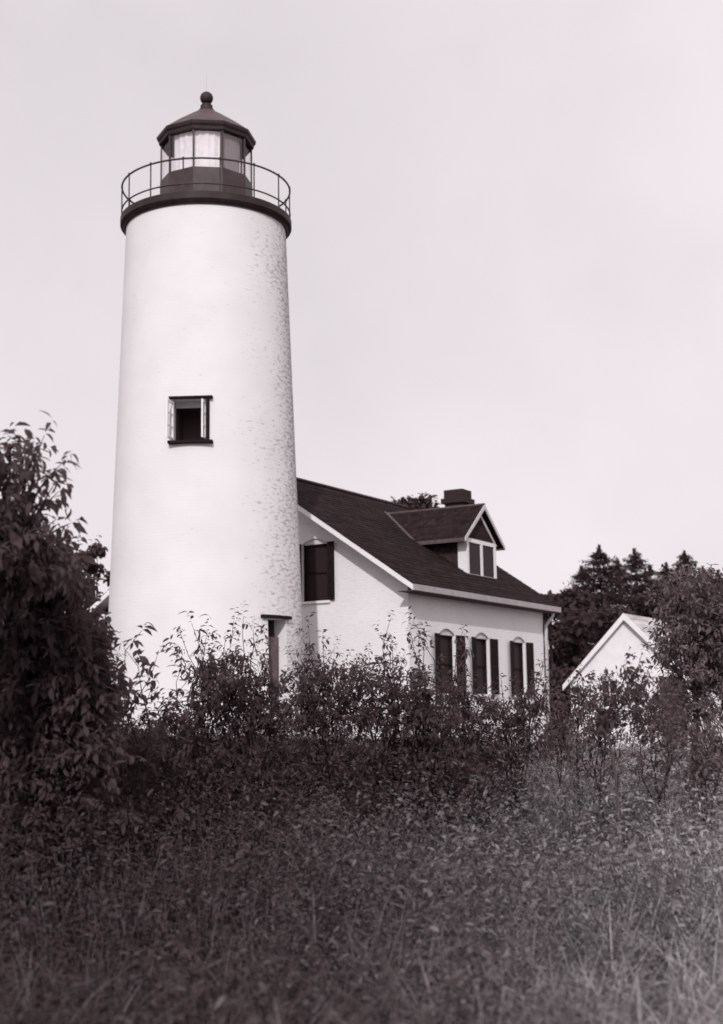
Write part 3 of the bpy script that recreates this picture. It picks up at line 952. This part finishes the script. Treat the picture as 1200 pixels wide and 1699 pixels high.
plant('sapling', 'thin sparse sapling in front of the lower left edge of the white tower', 'sapling', SG, gp(205, 11.5),
      tl(11.5, [(236, 1046), (206, 1075), (262, 1085), (195, 1110), (243, 1112), (215, 1150)]),
      fl(11.5, [(205, 1180, 40, 40, 13), (200, 1250, 80, 45, 130), (190, 1340, 110, 60, 160)]), ll=.085, nleaf=6, twigs=6)
plant('shrub', 'leafy shrub with a high dense tuft before the middle of the tower base', 'shrub', SG, gp(335, 12.2),
      tl(12.2, [(318, 1034), (300, 1052), (344, 1045), (292, 1078), (330, 1085), (352, 1075), (300, 1110), (270, 1160), (345, 1120)]),
      fl(12.2, [(300, 1190, 75, 45, 93), (360, 1140, 45, 45, 79), (290, 1270, 120, 55, 230), (280, 1350, 140, 70, 230), (250, 1430, 150, 50, 120)]), ll=.066, nleaf=7)
plant('shrub', 'tallest bushy shrub in front of the tower door', 'shrub', SG, gp(430, 12.5),
      tl(12.5, [(388, 1030), (404, 1024), (420, 1042), (374, 1062), (438, 1050), (395, 1075), (352, 1082), (452, 1092), (410, 1105), (372, 1110), (470, 1120)]),
      fl(12.5, [(400, 1130, 70, 50, 170), (430, 1185, 95, 45, 243), (430, 1270, 110, 55, 240), (430, 1350, 130, 70, 230), (440, 1425, 140, 50, 120)]), ll=.054)
plant('shrub', 'broad shrub with small leaves between the tower and the gable wall', 'shrub', SG, gp(535, 12.8),
      tl(12.8, [(512, 1044), (500, 1058), (536, 1060), (556, 1074), (482, 1088), (575, 1092), (520, 1085), (598, 1100), (545, 1110), (500, 1115)]),
      fl(12.8, [(530, 1140, 80, 45, 170), (540, 1190, 85, 40, 190), (540, 1270, 110, 50, 230), (545, 1350, 130, 65, 200), (560, 1420, 130, 45, 100)]), ll=.05)
plant('shrub', 'shrub with one long bare shoot rising before the gable wall', 'shrub', SG, gp(622, 12.6),
      tl(12.6, [(646, 1034), (632, 1058), (612, 1082), (652, 1072), (594, 1108), (640, 1100), (668, 1095), (612, 1130)]),
      fl(12.6, [(620, 1140, 70, 45, 144), (630, 1192, 75, 36, 151), (640, 1270, 100, 50, 210), (650, 1345, 120, 60, 170), (670, 1410, 110, 40, 70)]), ll=.05)
plant('shrub', 'shrub with an upright leafy spray at the near corner of the house', 'shrub', SG, gp(695, 12.4),
      tl(12.4, [(690, 1036), (682, 1052), (703, 1058), (696, 1078), (672, 1110), (718, 1120), (690, 1115), (705, 1140)]),
      fl(12.4, [(690, 1150, 50, 40, 89), (700, 1195, 65, 36, 117), (730, 1262, 95, 45, 180), (730, 1330, 110, 50, 150)]), ll=.054)
plant('shrub', 'thin shrub before the first shuttered window of the front wall', 'shrub', SG, gp(772, 13),
      tl(13, [(768, 1048), (772, 1068), (765, 1090), (757, 1130), (785, 1140), (740, 1150), (800, 1160)]),
      fl(13, [(765, 1190, 60, 40, 181), (760, 1150, 40, 30, 43), (785, 1258, 90, 40, 160), (800, 1310, 100, 45, 110)]), ll=.05)
plant('shrub', 'low wide shrub under the middle and last shuttered windows', 'shrub', SG, gp(850, 13.2),
      tl(13.2, [(832, 1128), (858, 1142), (885, 1128), (902, 1098), (820, 1150), (875, 1155), (908, 1130), (845, 1165)]),
      fl(13.2, [(850, 1190, 65, 38, 144), (890, 1160, 35, 40, 43), (860, 1245, 80, 32, 110)]), ll=.05)
plant('sapling', 'slender sapling in front of the left corner of the white outbuilding', 'sapling', SG, gp(958, 14),
      tl(14, [(944, 1128), (962, 1112), (982, 1122), (932, 1150), (988, 1158), (955, 1150), (970, 1175), (940, 1185)]),
      fl(14, [(960, 1165, 40, 44, 50)]), ll=.055, nleaf=6,
      trunk_path=[gp(958, 14), at(959, 1300, 14), at(957, 1230, 14), at(960, 1190, 14)], trunk_r=.015)
plant('sapling', 'leaning sapling with a bent bare trunk before the outbuilding window', 'sapling', SG, gp(1030, 11),
      tl(11, [(1002, 1128), (1040, 1098), (1064, 1088), (1078, 1118), (986, 1160), (1044, 1148), (1015, 1165), (1090, 1150), (1052, 1118), (1000, 1185)]),
      fl(11, [(1035, 1150, 52, 44, 55), (1085, 1180, 50, 40, 50), (1020, 1200, 60, 30, 25)]), ll=.052, nleaf=6,
      trunk_path=[gp(1030, 11), at(1028, 1380, 11), at(1022, 1290, 11), at(1012, 1235, 11), at(1000, 1200, 11)], trunk_r=.014, bark=M_barkgrey)
M_leafmid = leaf_mat('greyer shrub leaf', .09, .2, .4, .75, .08)
for lab, bx, D_, tp_, fl_ in (
        ('low ragged bush in the field between the house end and the outbuilding', 925, 14.5, [(915, 1150), (930, 1168), (905, 1180), (945, 1180), (925, 1190)], [(925, 1215, 34, 34, 70), (925, 1270, 50, 40, 25)]),
        ('spreading bush with thin shoots under the left half of the outbuilding', 990, 13.5, [(975, 1165), (1000, 1150), (1015, 1175), (990, 1185), (960, 1195), (1030, 1195)], [(990, 1215, 45, 32, 80), (985, 1275, 65, 45, 30)]),
        ('bush in front of the outbuilding door', 1085, 12.5, [(1070, 1125), (1090, 1150), (1105, 1130), (1115, 1165), (1060, 1175), (1095, 1185), (1130, 1190)], [(1085, 1200, 50, 36, 80), (1080, 1270, 70, 50, 35)]),
        ('wide grey bush at the foot of the pale right hand tree', 1160, 11.5, [(1140, 1200), (1170, 1190), (1195, 1205), (1215, 1190), (1150, 1225), (1185, 1230)], [(1165, 1250, 65, 40, 80), (1170, 1320, 80, 55, 40)])):
    plant('bush', lab, 'bush', SG, gp(bx, D_), tl(D_, tp_), fl(D_, fl_), ll=.056, lm=M_leafmid, nleaf=7, twigs=8, trunk_r=.014)
# pale tree at the right edge
RD = 13
plant('young_tree', 'pale leafy tree filling the right edge in front of the outbuilding', 'tree', SG, gp(1150, RD),
      tl(RD, [(1110, 960), (1145, 950), (1180, 955), (1215, 950), (1090, 1000), (1130, 1000), (1165, 1000), (1210, 1010), (1085, 1050), (1120, 1050), (1160, 1060), (1215, 1070), (1110, 1090), (1150, 1110), (1190, 1120), (1235, 1120), (1130, 1150), (1180, 1180), (1095, 1130)], .7),
      fl(RD, [(1150, 1000, 62, 55, 260), (1170, 1070, 60, 60, 260), (1190, 1140, 60, 45, 130), (1225, 1060, 50, 120, 240), (1140, 1190, 60, 45, 120), (1120, 1070, 40, 60, 110), (1200, 1260, 50, 40, 60)]), ll=.058, lm=M_leafpale, bark=M_barkgrey, nleaf=8,
      trunk_path=[gp(1150, RD), at(1148, 1300, RD), at(1155, 1200, RD), at(1152, 1120, RD)], trunk_r=.035)

# ------------------------------------------------------------------ big dark tree and bush at the left
LD = 9.2
plant('leafy_tree', 'tall dark tree with drooping pointed leaves at the left edge', 'tree', 'dark trees and bushes at the left edge', gp(-40, LD),
      tl(LD, [(74, 722), (104, 768), (58, 742), (22, 732), (92, 800), (62, 775), (30, 770), (70, 818), (98, 815), (55, 848), (30, 810), (0, 740), (-30, 720), (-60, 760), (-20, 800), (70, 880), (40, 890), (8, 850), (118, 868), (90, 905)], .5),
      fl(LD, [(15, 765, 45, 35, 20), (-40, 800, 60, 80, 80), (-15, 880, 60, 40, 90), (40, 935, 90, 50, 200), (-60, 950, 90, 120, 200)]), ll=.088, lm=M_leafdark, nleaf=7, spread=.12, twigs=7, droop=.85, lw=.33,
      trunk_path=[gp(-40, LD), at(-35, 1250, LD), at(-20, 1050, LD), at(0, 940, LD)], trunk_r=.06)
LD2 = 10.3
plant('bush', 'dense dark bush spreading between the left edge and the tower', 'bush', 'dark trees and bushes at the left edge', gp(70, LD2),
      tl(LD2, [(108, 895), (128, 910), (140, 925), (70, 900), (30, 905), (140, 1030), (172, 1080), (182, 1120), (128, 965), (160, 1050), (110, 950), (200, 1155), (60, 960), (10, 940), (186, 1200)], .5),
      fl(LD2, [(60, 970, 72, 55, 300), (50, 1060, 95, 70, 480), (118, 1085, 50, 58, 300), (130, 1150, 62, 60, 320), (40, 1160, 90, 70, 360), (110, 1250, 110, 60, 300), (10, 1250, 90, 60, 200), (110, 1350, 90, 60, 130), (20, 1370, 110, 70, 200)]), ll=.085, lm=M_leafdark, nleaf=9, spread=.15, droop=.6, trunk_r=.05)

# ------------------------------------------------------------------ background trees
def far_tree(name, label, group, px, top, D, wpx, mat_, n=2600, bottom=1235, cl=.28, gap=.25, parts=14, zr=(.28, .96)):
    """broadleaf tree: tapered trunk, limbs to clumps, each clump of many small leaf faces"""
    b = at(px, 1200, D); g = gz(b.x, b.y)
    base = Vector((b.x, b.y, g - .1))
    tp = at(px, top, D)
    H = tp.z - g; rw = wpx * D / F_PX
    root = empty(name, base); tag(root, label, 'tree', group)
    wood = MB()
    fork = Vector((0, 0, H * .35))
    wood.tube([(0, 0, 0), (.05, 0, H * .2), fork, (0, .05, H * .75)], [.018 * H, .014 * H, .011 * H, .004 * H], 7)
    Ps, Sz = [], []
    for k in range(parts):
        a = 2.4 * k + random.random(); zf = zr[0] + (zr[1] - zr[0]) * ((k + .5) / parts)
        rr = rw * math.sin(math.pi * min(1, .22 + .70 * (zf - .2))) ** .8 * random.uniform(.35, .95)
        c = Vector((rr * math.cos(a), rr * .8 * math.sin(a), H * zf))
        if k == parts - 1: c = Vector((0, 0, H * .93))
        s = Vector((0, 0, H * random.uniform(.25, .6) * zf + .1))
        wood.tube([s, s.lerp(c, .5) + Vector((0, 0, .1)), c], [.006 * H, .004 * H, .0015 * H], 4, False)
        cr = rw * random.uniform(.28, .45)
        m = int(n / parts)
        d = rnd_dirs(m) * (rng.random((m, 1)) ** .4) * np.array([1, 1, .75]) * cr
        ok = rng.random(m) > gap * .4
        Ps.append((np.array(c) + d)[ok])
    P = np.concatenate(Ps)
    P = P[P[:, 2] < H]
    m = len(P)
    lens = cl * rng.uniform(.6, 1.3, m)
    V, T, Q = leaves_np(P, rnd_dirs(m) + np.array([0, 0, -.2]), rnd_dirs(m) * .7 + np.array([0, -.2, 1]), lens, lens * .6, rng.uniform(.1, .8, m))
    wood.build('trunk', M_bark, root, True)
    np_mesh('crown', V, T, Q, mat_, root, np.repeat(rng.beta(2, 3, m), 8))
    return root

def spruce(label, group, px, top, D, wpx, n=8500, ragged=.35):
    b = at(px, 1200, D); g = gz(b.x, b.y)
    base = Vector((b.x, b.y, g - .1))
    H = at(px, top, D).z - g; rw = wpx * D / F_PX
    root = empty('spruce_tree', base); tag(root, label, 'tree', group)
    wood = MB(); wood.tube([(0, 0, 0), (.04, 0, H * .5), (0, 0, H)], [.018 * H, .011 * H, .01], 7)
    Ps, As = [], []
    whorls = 38
    for w in range(whorls):
        f = ((w + .5) / whorls) ** .75; z = H * (.06 + .93 * f) + random.uniform(-.12, .12)
        for k in range(8):
            a = k * math.pi / 4 + w * .7 + random.uniform(-.3, .3)
            ln = rw * (1 - f) ** .62 * random.uniform(1 - ragged * 1.3, 1.2) + .1
            d = Vector((math.cos(a), math.sin(a), random.uniform(-.15, .22)))
            e = Vector((0, 0, z)) + d * ln
            wood.tube([(0, 0, z), e], [.02, .006], 3, False)
            m = max(6, int(1.7 * n / (whorls * 8) * (.35 + 1.3 * (1 - f))))
            t = rng.random(m) ** .6
            p = np.array((0, 0, z)) + np.outer(t, np.array(d * ln)) + rng.normal(size=(m, 3)) * np.array([.14, .14, .12]) * (.25 + ln * .35)
            Ps.append(p); As.append(np.tile(np.array(d), (m, 1)) + rng.normal(size=(m, 3)) * .6 + np.array([0, 0, -.25]))
    m = 160; t = rng.random(m)
    Ps.append(np.stack([rng.normal(size=m) * .09 * (1.1 - t), rng.normal(size=m) * .09 * (1.1 - t), H * (.95 + .06 * t)], 1)); As.append(rnd_dirs(m) * .5 + np.array([0, 0, .9]))
    P = np.concatenate(Ps); A = np.concatenate(As); m = len(P)
    lens = .17 * rng.uniform(.6, 1.3, m)
    V, T, Q = leaves_np(P, A, rnd_dirs(m) * .5 + np.array([0, 0, 1]), lens, lens * .34, rng.uniform(0, .6, m))
    wood.build('trunk', M_bark, root, True)
    np_mesh('crown', V, T, Q, M_needle, root, np.repeat(rng.beta(2, 3, m), 8))
    return root

FG = 'wood standing behind the buildings'
spruce('tallest pointed spruce with ragged left boughs, behind the outbuilding', FG, 1006, 903, 62, 105, 14000)
spruce('slim spruce with a sharp spike top, right of the tallest spruce', FG, 1066, 908, 66, 85, 11000)
spruce('broad topped spruce above the pale right hand tree', FG, 1150, 911, 60, 85, 11000)
spruce('spruce half cut by the right edge of the photo', FG, 1205, 945, 58, 80)
spruce('short spruce filling the gap between the two spike topped ones', FG, 1036, 926, 70, 95)
spruce('small spruce at the left foot of the tallest spruce', FG, 975, 938, 66, 85)
spruce('blunt spruce just left of the broad topped one', FG, 1118, 932, 68, 80)
spruce('dark spruce between the spike topped and the blunt one', FG, 1090, 936, 72, 80)
spruce('ragged spruce right of the broad topped one', FG, 1180, 938, 66, 70)
far_tree('broadleaf_tree', 'rounded dark tree between the pointed spruces and the broad topped one', FG, 1105, 955, 64, 70, M_leaffar, 6000, zr=(.1, .96), parts=20)
far_tree('broadleaf_tree', 'low dark tree seen in the gap between house and outbuilding', FG, 920, 972, 56, 50, M_leaffar, 6500, zr=(.06, .96), parts=22)
far_tree('broadleaf_tree', 'dark tree left of the tallest spruce, just above the outbuilding eave', FG, 950, 962, 58, 45, M_leaffar, 5500, zr=(.08, .96), parts=20)
far_tree('broadleaf_tree', 'small feathery tree top just above the far end of the house roof', FG, 885, 962, 66, 28, M_leaffar, 1500)
far_tree('broadleaf_tree', 'tree crown showing over the roof ridge left of the chimney', FG, 684, 803, 58, 60, M_leaffar, 5200, zr=(.62, .97), parts=20)
far_tree('broadleaf_tree', 'low tree top just showing over the ridge beside the tower', FG, 620, 819, 62, 40, M_leaffar, 2400, zr=(.62, .97))
far_tree('broadleaf_tree', 'ragged tree seen between the dark bush and the left side of the tower', FG, 158, 880, 52, 40, M_leaffar, 1900, gap=.6)
far_tree('broadleaf_tree', 'dark tree behind the left eave of the house', FG, 110, 930, 55, 70, M_leaffar, 3600)
far_tree('broadleaf_tree', 'wide dark tree behind the far left bush', FG, 20, 900, 60, 80, M_leaffar, 3600)
far_tree('broadleaf_tree', 'dense low tree closing the view behind the outbuilding', FG, 1010, 1000, 54, 75, M_leaffar, 6000, zr=(.08, .96), parts=20)

# ------------------------------------------------------------------ field grass and weeds
def vnoise(x, y, s, seed):
    r_ = np.random.default_rng(seed); g = r_.random((64, 64))
    u, v = x / s + 200, y / s + 200
    i, j = np.floor(u).astype(int), np.floor(v).astype(int); fu, fv = u - i, v - j
    fu = fu * fu * (3 - 2 * fu); fv = fv * fv * (3 - 2 * fv)
    a = g[i % 64, j % 64]; b = g[(i + 1) % 64, j % 64]; c = g[i % 64, (j + 1) % 64]; d = g[(i + 1) % 64, (j + 1) % 64]
    return (a * (1 - fu) + b * fu) * (1 - fv) + (c * (1 - fu) + d * fu) * fv

def field_points(n, y0, y1, power=1.0):
    y = y0 + (y1 - y0) * rng.random(n) ** power
    half = .275 * y + 1.6
    x = (rng.random(n) * 2 - 1) * half
    z = np.array([gz(a, b) for a, b in zip(x, y)])
    return x, y, z

def build_grass(n):
    x, y, z = field_points(n, 3.6, 31, 1.15)
    right = np.clip((x / (.26 * y + 1) + .12) / .98, 0, 1) ** 1.45           # shade at left and veiling brightness at right put into blade tone
    patch = vnoise(x, y, 1.3, 3) * .6 + vnoise(x, y, .45, 4) * .4
    h = (.2 + .45 * rng.random(n) ** 1.5) * (.6 + .7 * patch) * np.where(y > 16, .62, np.where(y > 8, 1.35, 1.3)) * np.where(y > 24, .75, 1)
    a = rng.random(n) * 2 * np.pi
    lean = rng.uniform(.4, 1.6, n) * h
    dx, dy = np.cos(a) * lean, np.sin(a) * lean
    w = rng.uniform(.003, .009, n) * np.where(y > 16, 1.2, 1)
    wx, wy = -np.sin(a) * w, np.cos(a) * w
    P = np.stack([x, y, z - .02], 1); Wv = np.stack([wx, wy, 0 * w], 1)
    st = []
    for t, ww in ((0, 1), (.4, .9), (.75, .6), (1, .08)):
        c = P + np.stack([dx * t ** 1.8, dy * t ** 1.8, h * t * (1 - .36 * t * np.minimum(1.5, lean / h))], 1)
        st += [c - Wv * ww, c + Wv * ww]
    V = np.stack(st, 1).reshape(-1, 3)
    b = (np.arange(n) * 8)[:, None]
    Q = np.concatenate([b + np.array(q) for q in ((0, 1, 3, 2), (2, 3, 5, 4), (4, 5, 7, 6))]).reshape(-1, 4)
    big = vnoise(x, y, 2.6, 21) * .65 + vnoise(x, y, .9, 22) * .35
    tone = np.clip(rng.beta(.8, 6, n) * .45 + right * (.55 + .95 * rng.random(n)) * (.45 + 1.3 * big) + (patch - .5) * .2, 0, 1)
    o = np_mesh('tall_grass', V, np.zeros((0, 3), np.int32), Q, M_grass, None, np.repeat(tone, 8))
    tag(o, 'rough uncut grass covering the field, paler towards the right', 'grass', kind='stuff')
build_grass(150000)

def build_weeds(n):
    x, y, z = field_points(n * 2, 4.2, 27, 1.05)
    dens = np.clip(.85 - x / (.26 * y + 1) * .2 + (vnoise(x, y, 1.6, 8) - .5) * .9, .06, 1)
    dens = dens * np.where(y < 9, .5, 1)
    k = rng.random(n * 2) < dens
    x, y, z = x[k], y[k], z[k]
    Ps, As, Ns, Ls, Tn = [], [], [], [], []
    big = vnoise(x, y, 2.6, 21) * .65 + vnoise(x, y, .9, 22) * .35
    SV, SQ = [], []
    for i in range(len(x)):
        rt = min(1, max(0, (x[i] / (.26 * y[i] + 1) + .35) / 1.2))  # left-hand shade and right-hand brightness put into the leaf tone too
        H = random.uniform(.25, .75) * (.8 if y[i] > 15 else 1) * (1.25 - .2 * rt) * (1 + .75 * smooth(6.5, 9.5, y[i]) * (1 - smooth(15, 20, y[i])))
        lean = np.array([random.gauss(0, .38), random.gauss(0, .38)])
        m = int(10 + H * 28)
        ll = random.choice((.03, .04, .05, .065, .09)) * random.uniform(.8, 1.25)
        for q in range(m):
            t = .2 + .8 * (q + random.random()) / m
            ph = q * 2.4
            jt = random.gauss(0, .05), random.gauss(0, .05); Ps.append((x[i] + lean[0] * t * t * H + jt[0], y[i] + lean[1] * t * t * H + jt[1], z[i] + H * t * (1 - .2 * t)))
            As.append((math.cos(ph) + random.gauss(0, .3), math.sin(ph) + random.gauss(0, .3), random.uniform(-.6, .8)))
            Ns.append((random.gauss(0, .55), random.gauss(0, .55), 1)); Ls.append(ll * (1.25 - .7 * t) * random.uniform(.8, 1.2)); Tn.append(min(1, random.betavariate(1.0, 7) * (.35 + .65 * rt) + rt ** 1.7 * random.uniform(.1, 1.0) * (.4 + 1.3 * big[i])))
        b = len(SV); w = .004
        for t in (0, .55):
            c = (x[i] + lean[0] * t * t * H, y[i] + lean[1] * t * t * H, z[i] - .02 + H * t * (1 - .2 * t))
            for kx, ky in ((-w, 0), (w * .5, w), (w * .5, -w)): SV.append((c[0] + kx, c[1] + ky, c[2]))
        SQ += [(b, b + 1, b + 4, b + 3), (b + 1, b + 2, b + 5, b + 4), (b + 2, b, b + 3, b + 5)]
    P = np.array(Ps); L = np.array(Ls); n_ = len(P)
    V, T, Q = leaves_np(P, np.array(As), np.array(Ns), L, L * rng.uniform(.12, .42, n_), rng.uniform(.1, 1, n_))
    tone = np.repeat(np.array(Tn), 8)
    Q2 = np.array(SQ) + len(V)
    V = np.concatenate([V, np.array(SV)]); Q = np.concatenate([Q, Q2]); tone = np.concatenate([tone, np.full(len(SV), .2)])
    o = np_mesh('field_weeds', V, T, Q, M_weed, None, tone)
    tag(o, 'leafy weeds growing thickly through the grass, darkest towards the left', 'weeds', kind='stuff')
build_weeds(10000)
